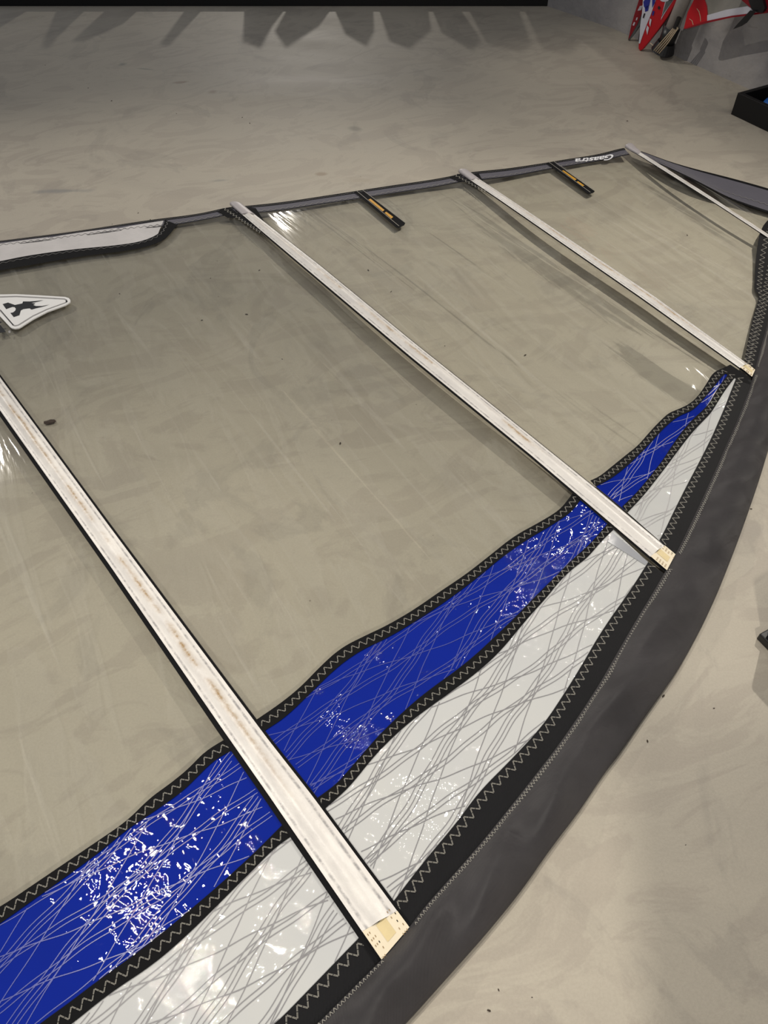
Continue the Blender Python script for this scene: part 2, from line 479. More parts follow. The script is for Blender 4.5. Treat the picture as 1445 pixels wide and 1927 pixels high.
_c = ground(1310, 735, .02) - ground(1240, 690, .02)
CR = (_c.x / _c.xy.length, _c.y / _c.xy.length)
def sail_z(x, y):
    z = 0.013
    for (ax, ay, bx, by), (r, sg) in zip(AXES, RISE):
        dx, dy = bx - ax, by - ay
        t = ((x - ax) * dx + (y - ay) * dy) / (dx * dx + dy * dy)
        tc = min(1.0, max(0.0, t))
        d2 = (x - ax - dx * tc) ** 2 + (y - ay - dy * tc) ** 2
        z += r * (math.sin(math.pi * (0.12 + 0.80 * tc)) ** 0.8) * math.exp(-d2 / (sg * sg))
    z += 0.0035 * noise.noise(Vector((x * 2.4 + y * 1.2, y * 2.0 - x * 0.6, 0.3)))
    # a crease lifting the film close to the third batten
    ex, ey = x - 0.90, y - 1.885
    u_ = ex * CR[0] + ey * CR[1]; w_ = -ex * CR[1] + ey * CR[0]
    z += 0.026 * math.exp(-(u_ / 0.14) ** 2 - (w_ / 0.055) ** 2)
    return z
def S(u, v, off=0.0):
    p = on_surface(u, v, lambda x, y: sail_z(x, y) + off)
    return p

def resample(P, n, closed=False):
    """evenly spaced points along a polyline of Vectors"""
    P = [Vector(p) for p in P]
    d = [0.0]
    for a, b in zip(P, P[1:]): d.append(d[-1] + (b - a).length)
    out, j = [], 0
    for i in range(n):
        s = d[-1] * i / (n - 1)
        while j < len(P) - 2 and d[j + 1] < s: j += 1
        k = (s - d[j]) / max(1e-9, d[j + 1] - d[j])
        out.append(P[j].lerp(P[j + 1], min(1, max(0, k))))
    return out
def smooth_line(P, it=2):
    """Chaikin corner cutting that keeps the ends"""
    for _ in range(it):
        Q = [P[0]]
        for a, b in zip(P, P[1:]):
            Q += [a * .75 + b * .25, a * .25 + b * .75]
        P = Q + [P[-1]]
    return P
def dense(px, step=22):
    out = [px[0]]
    for a, b in zip(px, px[1:]):
        k = max(1, int(math.hypot(b[0] - a[0], b[1] - a[1]) / step))
        out += [(a[0] + (b[0] - a[0]) * i / k, a[1] + (b[1] - a[1]) * i / k) for i in range(1, k + 1)]
    return out
def line(px, off=0.0, it=2):
    px = dense(px, 22 if it == 0 else 60)
    return smooth_line([S(u, v, off) for u, v in px], it)
def plen(P): return sum((b - a).length for a, b in zip(P, P[1:]))

def loft(name, L, R, mat, parent, m=4, step=0.02, off=0.0, prof=None, label=None, kind=None, drape=True, uv=False, t0=0.0, t1=1.0):
    """ribbon between two world polylines, laid on the sail surface; prof(s,t) adds height across"""
    n = max(3, int(plen(L) / step) + 1)
    A, B = resample(L, n), resample(R, n)
    V, F = [], []
    for i in range(n):
        for k in range(m + 1):
            s = k / m
            p = A[i].lerp(B[i], s)
            z = (sail_z(p.x, p.y) if drape else p.z) + off
            if prof: z += prof(s, i / (n - 1))
            V.append(Vector((p.x, p.y, z)))
    for i in range(n - 1):
        for k in range(m):
            a = i * (m + 1) + k
            F.append((a, a + 1, a + m + 2, a + m + 1))
    o = mesh(name, V, F, mat, parent, label, kind, smooth=True)
    if (o.data.polygons[0].normal.z < 0):
        o.data.flip_normals()
    if uv:
        lay = o.data.uv_layers.new(name='strip')
        for lp in o.data.loops:
            i, k = divmod(lp.vertex_index, m + 1)
            lay.data[lp.index].uv = (k / m, t0 + (t1 - t0) * i / (n - 1))
    return o
def clip_line_at(P, t): return resample(P, 200)[:max(2, int(200 * t))]

def zigzag(P, pitch, amp, w, off, steps=3, side=0.0, double=True):
    """stitching as thin ribbons: a three-step zigzag along a world polyline"""
    Lg = plen(P); n = max(4, int(Lg / pitch) * 2)
    Q = resample(P, n + 1)
    pts = []
    for i, p in enumerate(Q):
        a, b = Q[max(0, i - 1)], Q[min(n, i + 1)]
        t = (b - a); t.z = 0; t.normalize()
        nn = Vector((-t.y, t.x, 0))
        jit = 1 + random.uniform(-.08, .08)
        pts.append(p + nn * (amp * jit * (1 if i % 2 else -1) + side))
    V, F = [], []
    shift = [0.0] if not double else [-w * 0.9, w * 0.9]
    for sh in shift:
        for a, b in zip(pts, pts[1:]):
            d = b - a; d.z = 0
            L_ = d.length
            if L_ < 1e-6: continue
            d.normalize(); nn = Vector((-d.y, d.x, 0))
            for k in range(steps):
                p = a.lerp(b, k / steps + 0.03) + nn * sh; q = a.lerp(b, (k + 1) / steps - 0.03) + nn * sh
                o = len(V)
                for r in (p - nn * w / 2, p + nn * w / 2, q + nn * w / 2, q - nn * w / 2):
                    V.append(Vector((r.x, r.y, sail_z(r.x, r.y) + off)))
                F.append((o, o + 1, o + 2, o + 3))
    return V, F
def zig_obj(P, pitch, amp, w, off, parent, mat=None, steps=2, side=0.0, double=False, kindstuff=True):
    v, f = zigzag(P, pitch, amp, w, off, steps, side, double)
    o = mesh('stitching', v, f, mat or M_THREAD, parent, kind='stuff')
    for p in o.data.polygons:
        if p.normal.z < 0: p.flip()
    return o

HEADPX = 'sail'
sail = thing('windsurf_sail', 'large clear windsurf sail with blue and white bands, spread flat on the concrete floor', 'sail', (0, 0, 0))

# ---- clear film, one panel for each bay between battens
def mid(a, b, t): return (a[0] + (b[0] - a[0]) * t, a[1] + (b[1] - a[1]) * t)
FILM = [
    ([(-560, 1880), (-560, 1330), (-560, 900), (-560, 560)], [(700, 1790), (415, 1368), (208, 1067), (0, 773), (-192, 496)]),
    ([(735, 1745), (505, 1394), (200, 984), (0, 711), (-178, 486)], [(1245, 1065), (1075, 925), (765, 668), (571, 504), (450, 402)]),
    ([(1262, 1050), (1120, 922), (774, 644), (603, 503), (470, 400)], [(1408, 706), (1204, 562), (940, 379), (874, 336)]),
    ([(1408, 700), (1229, 560), (940, 365), (886, 332)], [(1480, 474), (1445, 451), (1340, 382), (1188, 287)]),
    ([(1500, 484), (1445, 446), (1340, 377), (1216, 299)], [(1560, 430), (1500, 400), (1440, 385), (1350, 352), (1245, 306)]),
]
for L, R in FILM:
    loft('film_panel', line(L, it=1), line(R, it=1), M_FILM, sail, m=72, step=0.018, off=0.0)

# ---- coloured bands and the wavy black tapes over their joints
A_UP = [
    [(-160, 1790), (0, 1709), (125, 1624), (240, 1546), (281, 1504), (323, 1474), (356, 1447), (385, 1416), (421, 1394)],
    [(482, 1356), (521, 1330), (563, 1297), (605, 1253), (642, 1220), (688, 1197), (729, 1178), (780, 1148), (827, 1115),
     (874, 1084), (921, 1047), (968, 1009), (1015, 984), (1053, 961), (1071, 938), (1077, 930)],
    [(1110, 906), (1128, 898), (1152, 878), (1178, 857), (1200, 840), (1222, 814), (1241, 794), (1258, 778), (1277, 771),
     (1298, 761), (1315, 744), (1329, 723), (1339, 706), (1350, 697), (1363, 698)],
]
A_LO = [
    [(-140, 1830), (0, 1740), (125, 1651), (192, 1602), (240, 1562), (281, 1535), (344, 1491), (373, 1462), (402, 1433), (437, 1413)],
    [(496, 1378), (538, 1351), (588, 1302), (634, 1257), (679, 1225), (729, 1202), (780, 1172), (838, 1134), (898, 1089),
     (945, 1049), (992, 1016), (1039, 989), (1074, 966), (1091, 943), (1094, 940)],
    [(1121, 917), (1145, 905), (1172, 885), (1196, 863), (1219, 840), (1243, 813), (1262, 795), (1279, 783), (1303, 774),
     (1322, 754), (1336, 737), (1348, 723), (1360, 708), (1368, 702)],
]
B_UP = [
    [(-60, 2030), (30, 1962), (90, 1917), (136, 1884), (180, 1850), (239, 1808), (291, 1769), (374, 1700), (428, 1653), (486, 1599), (531, 1554)],
    [(594, 1505), (633, 1477), (653, 1454), (685, 1417), (707, 1391), (745, 1353), (795, 1308), (878, 1249), (940, 1191),
     (975, 1157), (1015, 1115), (1046, 1085), (1076, 1054), (1109, 1026), (1140, 990), (1143, 986)],
    [(1170, 955), (1196, 930), (1220, 901), (1246, 868), (1265, 838), (1286, 809), (1303, 790), (1320, 775), (1335, 759), (1348, 735), (1360, 718), (1371, 703)],
]
B_LO = [
    [(-10, 2040), (60, 1985), (137, 1927), (207, 1870), (291, 1815), (357, 1757), (415, 1699), (482, 1632), (519, 1595), (550, 1574)],
    [(608, 1526), (643, 1496), (666, 1472), (699, 1430), (732, 1395), (774, 1357), (836, 1312), (890, 1273), (940, 1229),
     (992, 1165), (1029, 1125), (1053, 1094), (1081, 1068), (1104, 1052), (1130, 1021), (1154, 998)],
    [(1180, 966), (1207, 938), (1234, 904), (1258, 873), (1277, 847), (1301, 816), (1322, 794), (1336, 780), (1347, 763), (1363, 737), (1385, 708)],
]
C_LE = [
    [(330, 2070), (400, 2020), (519, 1927), (588, 1856), (640, 1802), (677, 1764)],
    [(738, 1700), (799, 1620), (860, 1548), (900, 1492), (960, 1432), (1021, 1367), (1062, 1305), (1090, 1260), (1134, 1184), (1187, 1110), (1219, 1059)],
    [(1240, 1018), (1250, 1000), (1267, 964), (1291, 916), (1315, 871), (1339, 823), (1348, 802), (1360, 775), (1370, 749), (1386, 709)],
]
def shift_px(P, dx, dy): return [(a + dx, b + dy) for a, b in P]
BLUE_LAB = ['blue laminate panel at the lower left, covered in sparkling highlights', 'blue laminate panel in the middle, between the two long battens', 'narrow blue laminate panel tapering to a point']
WHITE_LAB = ['white laminate panel at the bottom, nearest the camera', 'white laminate panel in the middle, crossed by grey threads', 'small white laminate panel tapering to a spike']
PANELS = []
for i in range(3):
    aU, aL = line(A_UP[i]), line(A_LO[i])
    bU, bL = line(B_UP[i]), line(B_LO[i])
    cL = line(C_LE[i])
    def centre(P, Q, n=60):
        P, Q = resample(P, n), resample(Q, n)
        return [p.lerp(q, .5) for p, q in zip(P, Q)]
    aC, bC = centre(aU, aL), centre(bU, bL)
    def push(P, Q, k):     # move P a little beyond, away from Q
        P, Q = resample(P, 60), resample(Q, 60)
        return [p + (p - q).normalized() * k for p, q in zip(P, Q)]
    pb = loft('blue_panel', aC, bC, M_BLUE, sail, m=10, step=0.02, off=0.0016, label=BLUE_LAB[i])
    pw = loft('white_panel', bC, push(cL, bL, 0.008), M_WHITE, sail, m=12, step=0.02, off=0.0014, label=WHITE_LAB[i])
    ta = loft('wave_tape', aU, aL, M_BLACK, sail, m=3, step=0.012, off=0.0032)
    tb = loft('wave_tape', bU, bL, M_BLACK, sail, m=3, step=0.012, off=0.0032)
    pit = 0.0196
    zig_obj(aC, pit, 0.0070, 0.0007, 0.0042, ta, double=True)
    zig_obj(bC, pit, 0.0070, 0.0007, 0.0042, tb, double=True)
    PANELS.append((aL, bU, bL, cL, pb, pw))

# glossy fold of clear laminate along the second batten
FOLD = [(1152, 1001), (1219, 1057), (1214, 1063), (1143, 1019)]

# ---- scrim threads laminated into the blue and white panels
def inside(x, y, poly):
    c = False
    n = len(poly)
    for i in range(n):
        x1, y1 = poly[i]; x2, y2 = poly[i - 1]
        if (y1 > y) != (y2 > y) and x < (x2 - x1) * (y - y1) / (y2 - y1) + x1: c = not c
    return c
def gdir(a, b):
    d = ground(*b, .02) - ground(*a, .02); return math.atan2(d.y, d.x)
FAM = [  # angle, spacing, offsets of the pair, waviness
    (gdir((837, 1136), (900, 990)), 0.060, (0.0,), 0.002),
    (gdir((640, 1400), (800, 1290)), 0.058, (0.0, 0.0085), 0.004),
    (gdir((640, 1400), (770, 1230)), 0.083, (0.0, 0.0075, 0.016), 0.005),
    (gdir((600, 1360), (760, 1300)), 0.068, (0.0,), 0.004),
]
def threads(poly, off, w, mat, parent, seed, keep=1.0):
    rnd = random.Random(seed)
    xs = [p[0] for p in poly]; ys = [p[1] for p in poly]
    cx, cy = 0.3, 0.9
    V, F = [], []
    st = 0.012
    R = 3.0
    for ang, sp, offs, wav in FAM:
        dx, dy = math.cos(ang), math.sin(ang); nx, ny = -dy, dx
        ds = [(x - cx) * nx + (y - cy) * ny for x, y in poly]
        ls = [(x - cx) * dx + (y - cy) * dy for x, y in poly]
        k0, k1 = int(min(ds) / sp) - 1, int(max(ds) / sp) + 2
        for k in range(k0, k1):
            for o_ in offs:
                base = k * sp + o_ + 0.012 * noise.noise(Vector((k * 3.1, ang, 0)))
                prev = None
                s = min(ls) - .02
                while s < max(ls) + .02:
                    d = base + wav * math.sin(s * 17 + k * 1.3) * 1.0 + 0.25 * wav * math.sin(s * 61 + k)
                    x, y = cx + dx * s + nx * d, cy + dy * s + ny * d
                    ok = inside(x, y, poly)
                    cur = (x, y) if ok else None
                    if prev and cur:
                        ex, ey = cur[0] - prev[0], cur[1] - prev[1]
                        l = math.hypot(ex, ey) or 1; px, py = -ey / l * w / 2, ex / l * w / 2
                        b = len(V)
                        for (qx, qy) in ((prev[0] - px, prev[1] - py), (cur[0] - px, cur[1] - py), (cur[0] + px, cur[1] + py), (prev[0] + px, prev[1] + py)):
                            V.append((qx, qy, sail_z(qx, qy) + off))
                        F.append((b, b + 1, b + 2, b + 3))
                    prev = cur
                    s += st
    if V: mesh('scrim_thread', V, F, mat, parent, kind='stuff')
for i, (aL, bU, bL, cL, pb, pw) in enumerate(PANELS):
    def poly_of(P, Q): return [(p.x, p.y) for p in resample(P, 50)] + [(p.x, p.y) for p in reversed(resample(Q, 50))]
    threads(poly_of(aL, bU), 0.0023, 0.0017, M_SCRIM_B, pb, i)
    threads(poly_of(bL, cL), 0.0021, 0.0017, M_SCRIM_W, pw, 10 + i)

# ---- black luff band between the coloured panels and the mast sleeve
band_r = line(LUFF_IN)
luff_r = [
    [(420, 2070), (519, 1995), (598.8, 1927), (657.6, 1866.8), (718, 1808)],
    [(770, 1747), (796, 1711), (882.5, 1614), (932, 1555), (1000.8, 1468), (1061, 1390), (1125.7, 1292), (1145, 1257.4), (1201.8, 1159), (1222, 1127), (1251, 1081)],
    [(1268, 1046), (1290, 1006), (1313.9, 955), (1339.5, 900), (1367.4, 835), (1381.8, 804), (1400.9, 756.4), (1416, 715)],
]
for i in range(3):
    L = line(C_LE[i]); R = line(shift_px(luff_r[i], 5, 5))
    tb = loft('luff_band', L, R, M_BAND, sail, m=6, step=0.015, off=0.0030,
              prof=lambda s, t: 0.0010 * math.sin(t * 60 + s * 5) * s * (1 - s) * 2)
    n = 60
    P, Q = resample(L, n), resample(R, n)
    zc = [p + (q - p).normalized() * 0.0125 for p, q in zip(P, Q)]
    zig_obj(zc, 0.0215, 0.0080, 0.0008, 0.0042, tb, double=True)
# the two-row taped band above the third batten
L4 = [(1398, 690), (1407, 641), (1416, 600), (1425, 570), (1428, 557), (1418, 545), (1420, 528), (1421, 495), (1425, 463), (1428, 440), (1445, 413), (1470, 385)]
R4 = [(1418, 702), (1430, 664), (1441, 627), (1448, 600), (1455, 570), (1459, 555), (1465, 540), (1475, 510), (1485, 480), (1500, 455), (1530, 428), (1560, 405)]
L, R = line(L4, it=1), line(R4, it=1)
tb = loft('luff_band', L, R, M_BAND, sail, m=5, step=0.02, off=0.0036, label='black luff band with two rows of zigzag stitching')
for fr, wd in ((0.2, 0.3), (0.5, 0.62)):
    P, Q = resample(L, 80), resample(R, 80)
    zig_obj([p.lerp(q, fr) for p, q in zip(P, Q)], 0.026, 0.0085, 0.0018, 0.0050, tb)
# small taped tips where the bands meet the third batten
tip = [(1350, 697), (1366, 690), (1374, 686), (1400, 703), (1414, 715), (1412, 724), (1384, 712), (1366, 704)]
V = [S(u, v, 0.0030) for u, v in tip]
mesh('tip_patch', V, [tuple(range(len(V)))], M_BLACK, sail)

# ---- mast sleeve: flattened tube of charcoal cloth, folded edge towards the floor
SL_OUT = [(680, 2010), (761.4, 1927), (830.6, 1849.5), (900, 1772), (932, 1734), (980.6, 1674), (1033, 1597.4), (1089.4, 1524.8),
          (1133.8, 1456), (1166, 1416), (1206, 1355.6), (1246.6, 1300), (1283, 1246.7), (1335.9, 1146), (1372.6, 1055.9),
          (1400, 982.5), (1429, 898), (1445, 844), (1470, 760), (1515, 650), (1570, 560), (1640, 490), (1700, 455)]
inn = line(LUFF_IN)
out_ = smooth_line([ground(u, v, 0.012) for u, v in SL_OUT])
N = 260; A = resample(inn, N); B = resample(out_, N)
# match the two edges by nearest points so that the cross sections stay square
m = 22
V, F = [], []
for i in range(N):
    a = A[i]; b = B[i]
    ring = []
    tt = i / N * 60
    for k in range(m + 1):
        s = k / m
        p = a.lerp(b, s)
        arch = 0.030 * math.sin(math.pi * min(1, s * 1.0)) ** 0.75
        z0 = (sail_z(a.x, a.y) + 0.0048) * (1 - s) + 0.0145 * s
        w_ = math.sin(math.pi * s)
        q = Vector((p.x * 5.0, p.y * 5.0, 1.7))
        al = (b - a).normalized(); along = Vector((-al.y, al.x, 0))
        g = noise.noise(Vector(((p.dot(along)) * 4.2, (p.dot(al)) * 15, 4.0)))
        g2 = noise.noise(Vector(((p.dot(along)) * 13, (p.dot(al)) * 9, 9.0)))
        z = z0 + arch + w_ * (0.018 * g + 0.011 * g2)
        ring.append(Vector((p.x, p.y, max(0.010, z))))
    # folded edge and the layer beneath
    al = (b - a); al.z = 0; al.normalize()
    e = ring[-1]
    ring.append(Vector((e.x + al.x * .002, e.y + al.y * .002, e.z - .004)))
    ring.append(Vector((e.x - al.x * .004, e.y - al.y * .004, e.z - .0075)))
    for s in (0.7, 0.35, 0.0):
        p = a.lerp(b, s)
        ring.append(Vector((p.x, p.y, 0.0045)))
    V += ring
w = m + 1 + 5
for i in range(N - 1):
    for k in range(w - 1):
        q = i * w + k
        F.append((q, q + w, q + w + 1, q + 1))
slv = mesh('mast_sleeve', V, F, M_GREY, sail, 'long charcoal cloth mast sleeve along the curved luff edge', smooth=True)
# seam of the sleeve: fine close zigzag broken at each batten
def sleeve_z(P, side, lift):
    pass
seg_cut = [(0.0, 0.0)]
ends = [((ground(*L[0], .02) + ground(*R[0], .02)) / 2, w_) for (L, R), w_ in zip(B_EDGE[:3], (.036, .026, .02))]
runs, cur = [], []
PP = resample(inn, 1200)
QQ = resample(out_, 1200)
for p, q in zip(PP, QQ):
    d = (q - p); d.z = 0; d.normalize()
    c = p + d * 0.008
    if any((Vector((p.x, p.y, 0)) - Vector((e.x, e.y, 0))).length < r_ for e, r_ in ends):
        if len(cur) > 8: runs.append(cur)
        cur = []
    else:
        s = 0.008 / (q - p).length
        c.z = (sail_z(p.x, p.y) + 0.0048) * (1 - s) + 0.0145 * s + 0.030 * math.sin(math.pi * s) ** 0.75 + 0.0022
        cur.append(c)
if len(cur) > 8: runs.append(cur)
V, F = [], []
for rn in runs:
    Lg = plen(rn); n = int(Lg / 0.0078) * 2
    Q = resample(rn, n + 1)
    pts = []
    for i, p in enumerate(Q):
        a, b = Q[max(0, i - 2)], Q[min(n, i + 2)]
        t = b - a; t.z = 0; t.normalize(); nn = Vector((-t.y, t.x, 0))
        pts.append(p + nn * (0.0036 * (1 if i % 2 else -1) * random.uniform(.8, 1.15)))
    for a, b in zip(pts, pts[1:]):
        d = (b - a); d.z = 0; d.normalize(); nn = Vector((-d.y, d.x, 0)) * 0.00055
        o = len(V); V += [a - nn, a + nn, b + nn, b - nn]; F.append((o, o + 1, o + 2, o + 3))
mesh('stitching', V, F, M_THREAD, slv, kind='stuff')

# ---- battens in their white sleeves
B_LAB = ['widest white batten sleeve in the foreground, with brown mould marks', 'long white batten sleeve across the middle of the sail, with yellow-brown marks',
         'white batten sleeve, third from the foreground', 'thin white batten sleeve nearest the head of the sail']
BIND = [(0.0105, 0.0060), (0.0060, 0.0035), (0.0045, 0.0028), (0.003, 0.002)]   # black binding left and right, metres
PATCH = [0.060, 0.052, 0.048, 0.03]
CAPL = [0.06, 0.085, 0.08, 0.085]
for bi, (Lp, Rp) in enumerate(B_EDGE):
    tube_h = (0.0075, 0.0065, 0.006, 0.005)[bi]
    def prof(s, t, h=tube_h):
        # raised middle over the batten, small lip at the sewn edges
        return h * math.exp(-((s - 0.5) / 0.24) ** 2) + 0.0012 * math.exp(-((s - 0.08) / 0.05) ** 2) + 0.0012 * math.exp(-((s - .92) / .05) ** 2)
    L, R = line(Lp, it=0), line(Rp, it=0)
    n = 260
    L, R = resample(L, n), resample(R, n)
    total = plen(L)
    i0 = int(PATCH[bi] / total * (n - 1)); i1 = n - 1 - int(CAPL[bi] / total * (n - 1))
    mt = sleeve_white_material(bi * 3.7, bi * 1.3)
    iR = max(2, int(i0 * 0.72))
    bs = loft('batten_sleeve', L[i0:i1 + 1], R[iR:i1 + 1], mt, sail, m=16, step=0.02, off=0.0062, prof=prof, label=B_LAB[bi], uv=True)
    bl, br = BIND[bi]
    nl = [(l - r).normalized() for l, r in zip(L, R)]
    for side, w_, E in ((1, bl, L), (-1, br, R)):
        E2 = [p + d * (side * w_) for p, d in zip(E, nl)]
        E3 = [p - d * (side * 0.004) for p, d in zip(E, nl)]
        jend = n - 1 - int(0.5 * CAPL[bi] / total * (n - 1))
        loft('binding', E3[:jend], E2[:jend], M_BLACK, bs, m=2, step=0.02, off=0.0048)
    # end patch sewn down over the luff end
    ep = loft('end_patch', L[:i0 + 1], R[:iR + 1], M_CREAM, bs, m=8, step=0.004, off=0.0070, prof=lambda s, t: 0.0015)
    c0 = max(1, int(i0 * 0.08)); c1 = i0
    Lc = [l.lerp(r, .36) for l, r in zip(L, R)]; Rc = [l.lerp(r, .66) for l, r in zip(L, R)]
    loft('yellowed_tab', Lc[c0:c1], Rc[c0:c1], M_YELLOWED, bs, m=4, step=0.004, off=0.0092)
    if bi < 3:
        V, F = [], []
        for fs in (0.07, 0.13, 0.20, 0.78, 0.85, 0.92):
            for ti in (0.18, 0.38, 0.60, 0.82):
                k = int(ti * i0 + random.uniform(-.5, .5)) if i0 > 3 else 1
                p = L[k].lerp(R[k], fs); t = (L[k + 1] - L[k]).normalized()
                nn = Vector((-t.y, t.x, 0))
                z = sail_z(p.x, p.y) + .0092
                o = len(V)
                for a_, b_ in ((-.0018, -.0007), (.0018, -.0007), (.0018, .0007), (-.0018, .0007)):
                    q = p + t * a_ + nn * b_; V.append(Vector((q.x, q.y, z)))
                F.append((o, o + 1, o + 2, o + 3))
        mesh('stitching', V, F, M_DOT, bs, kind='stuff')
    # moulded cap at the leech end: tapered shell with a rounded nose
    k0 = i1 - 2
    A_, B_ = L[k0:], R[k0:]
    cl = len(A_)
    V, F = [], []
    mm = 10
    for i in range(cl + 6):
        j = min(i, cl - 1)
        a, b = A_[j], B_[j]
        t = (A_[-1] - A_[0]).normalized()
        over = max(0, i - (cl - 1)) / 6.0
        c = (a + b) / 2 + t * (0.016 * math.sin(over * math.pi / 2))
        hw = (a - b).length / 2 * (math.sqrt(max(0.02, 1 - over ** 2)) if over else 1)
        dirn = (b - a).normalized()
        f_ = i / (cl + 5)
        for k in range(mm + 1):
            ang = math.pi * k / mm
            p = c - dirn * math.cos(ang) * hw * (1.04)
            hgt = (0.009 + 0.006 * f_) * (1 - 0.5 * over ** 2)
            V.append(Vector((p.x, p.y, sail_z(c.x, c.y) + 0.0035 + math.sin(ang) ** 0.6 * hgt)))
    for i in range(cl + 5):
        for k in range(mm):
            a = i * (mm + 1) + k
            F.append((a, a + 1, a + mm + 2, a + mm + 1))
    cap = mesh('end_cap', V, F, M_CAP, bs, 'grey plastic cap on the leech end of the batten', smooth=True)
    cap.modifiers.new('wall', 'SOLIDIFY').thickness = 0.0015

# ---- leech: slate tape with a black bound edge
LE_OUT = [(-560, 520), (-300, 486), (0, 455), (138, 437.5), (220, 425), (301, 413), (380, 403), (434, 390.5), (462, 390), (560, 378), (666, 361.5), (760, 347), (849, 333.5),
          (866, 328), (888, 325.5), (1000, 312), (1030, 307.5), (1060, 302), (1129, 290.5), (1174, 280)]
LE_IN = [(-560, 530), (-300, 496), (0, 465), (138, 448), (220, 436), (308, 428), (390, 414), (434, 405), (491, 402.5), (580, 389), (678, 375), (760, 362), (836, 350), (870, 343),
         (911, 340), (1020, 322), (1060, 315.5), (1129, 303), (1165, 296), (1184, 292)]
L, R = line(LE_OUT), line(LE_IN)
lt = loft('leech_tape', L, R, M_LEECH, sail, m=4, step=0.015, off=0.0026)
P, Q = resample(L, 400), resample(R, 400)
loft('edge_binding', P, [p.lerp(q, 0.26) for p, q in zip(P, Q)], M_BLACK, lt, m=2, step=0.015, off=0.0036)
loft('edge_binding', [p.lerp(q, 0.93) for p, q in zip(P, Q)], Q, M_BLACK, lt, m=1, step=0.015, off=0.0034)
zig_obj([p.lerp(q, .80) for p, q in zip(P, Q)], 0.024, 0.006, 0.0032, 0.0044, lt, M_THREAD_DARK)
zig_obj([p.lerp(q, .18) for p, q in zip(P, Q)], 0.012, 0.0012, 0.0016, 0.0044, lt, M_THREAD_DARK)
# head part of the leech beyond the last batten
LH = [(1196, 283), (1240, 299), (1282, 312), (1370, 335), (1445, 356), (1510, 376), (1580, 398), (1650, 420)]
RH = [(1206, 293), (1243, 312), (1290, 334), (1339, 358), (1395, 384), (1445, 402), (1500, 418), (1560, 432)]
L, R = line(LH), line(RH)
lh = loft('leech_tape', L, R, M_LEECH, sail, m=5, step=0.02, off=0.0026, label='broad slate grey tape running to the head of the sail')
P, Q = resample(L, 200), resample(R, 200)
loft('edge_binding', P, [p.lerp(q, 0.08) for p, q in zip(P, Q)], M_BLACK, lh, m=1, step=0.015, off=0.0036)
loft('edge_binding', [p.lerp(q, 0.92) for p, q in zip(P, Q)], Q, M_BLACK, lh, m=1, step=0.015, off=0.0034)
zig_obj([p.lerp(q, .68) for p, q in zip(P, Q)], 0.024, 0.006, 0.0026, 0.0044, lh, M_THREAD_DARK)

def flat(name, px, mat, parent, off, label=None, n_sub=0):
    """flat patch of cloth draped on the sail, a polygon cut into a fine fan by bmesh triangulation"""
    pts = []
    for a, b in zip(px, px[1:] + px[:1]):
        k = max(1, int(math.hypot(b[0] - a[0], b[1] - a[1]) / 12))
        for i in range(k): pts.append((a[0] + (b[0] - a[0]) * i / k, a[1] + (b[1] - a[1]) * i / k))
    W = [S(u, v, off) for u, v in pts]
    bm = bmesh.new()
    vs = [bm.verts.new(p) for p in W]
    fc = bm.faces.new(vs)
    bmesh.ops.triangulate(bm, faces=[fc])
    bmesh.ops.recalc_face_normals(bm, faces=bm.faces)
    for q in bm.faces:
        if q.normal.z < 0: q.normal_flip()
    me = bpy.data.meshes.new(name); bm.to_mesh(me); bm.free()
    return link(name, me, mat, parent, label)

mesh('laminate_fold', [S(u, v, 0.0027) for u, v in dense(FOLD + FOLD[:1], 12)[:-1]], [tuple(range(len(dense(FOLD + FOLD[:1], 12)) - 1))], plain('silvery_fold', lin(150, 152, 156), .12, .9, grain=.05), sail, 'silvery folded strip beside the second batten')
# white crinkled reinforcement along the leech at the left, with its black border
wt = [(-560, 527), (-300, 493), (0, 460.5), (60, 452), (138, 441), (215, 431), (270, 423), (308, 417)]
wb = [(-560, 600), (-300, 545), (0, 495), (52, 484), (138, 472), (208, 466), (262, 459), (296, 446)]
bt = [(-560, 606), (-300, 548), (0, 494), (52, 483), (138, 471), (208, 465), (262, 458), (296, 445), (306, 432), (311, 416)]
bb = [(-560, 640), (-300, 572), (0, 511), (69, 499), (156, 484), (242, 474), (294, 462), (318, 446), (330, 430), (335, 425)]
lp = loft('leech_panel', line(wt), line(wb), M_LEECHW, sail, m=6, step=0.015, off=0.0034,
          prof=lambda s, t: 0.0010 * math.sin(s * 9 + t * 40), label='white crinkled cloth reinforcement along the leech')
lb = loft('panel_border', line(bt), line(bb), M_BLACK, lp, m=3, step=0.012, off=0.0046)
P, Q = resample(line(bt), 200), resample(line(bb), 200)
zig_obj([p.lerp(q, .25) for p, q in zip(P, Q)], 0.024, 0.0045, 0.0020, 0.0056, lb, M_THREAD_DARK)
# black corner patches where battens 2 and 3 meet the leech
for pl, pr in (([(408, 397), (432, 390), (461, 411), (510, 455), (480, 432), (448, 410), (428, 410)], [(459, 390), (481, 391.5), (486, 399), (496, 415), (500, 421), (484, 410)]),
               ([(846, 334), (862, 327), (891, 346), (930, 375), (905, 358), (879, 343), (862, 341)], [(881.5, 326), (901, 326.6), (905, 334), (912, 346), (908, 344)])):
    cp = flat('corner_patch', pl, M_BLACK, sail, 0.0046)
    flat('corner_patch', pr, M_BLACK, sail, 0.0046)
    a, b = pl[0], pl[4]
    zig_obj(line([mid(pl[0], pl[1], .5), mid(pl[4], pl[3], .35)], it=0), 0.02, 0.006, 0.0026, 0.0058, cp, M_THREAD)

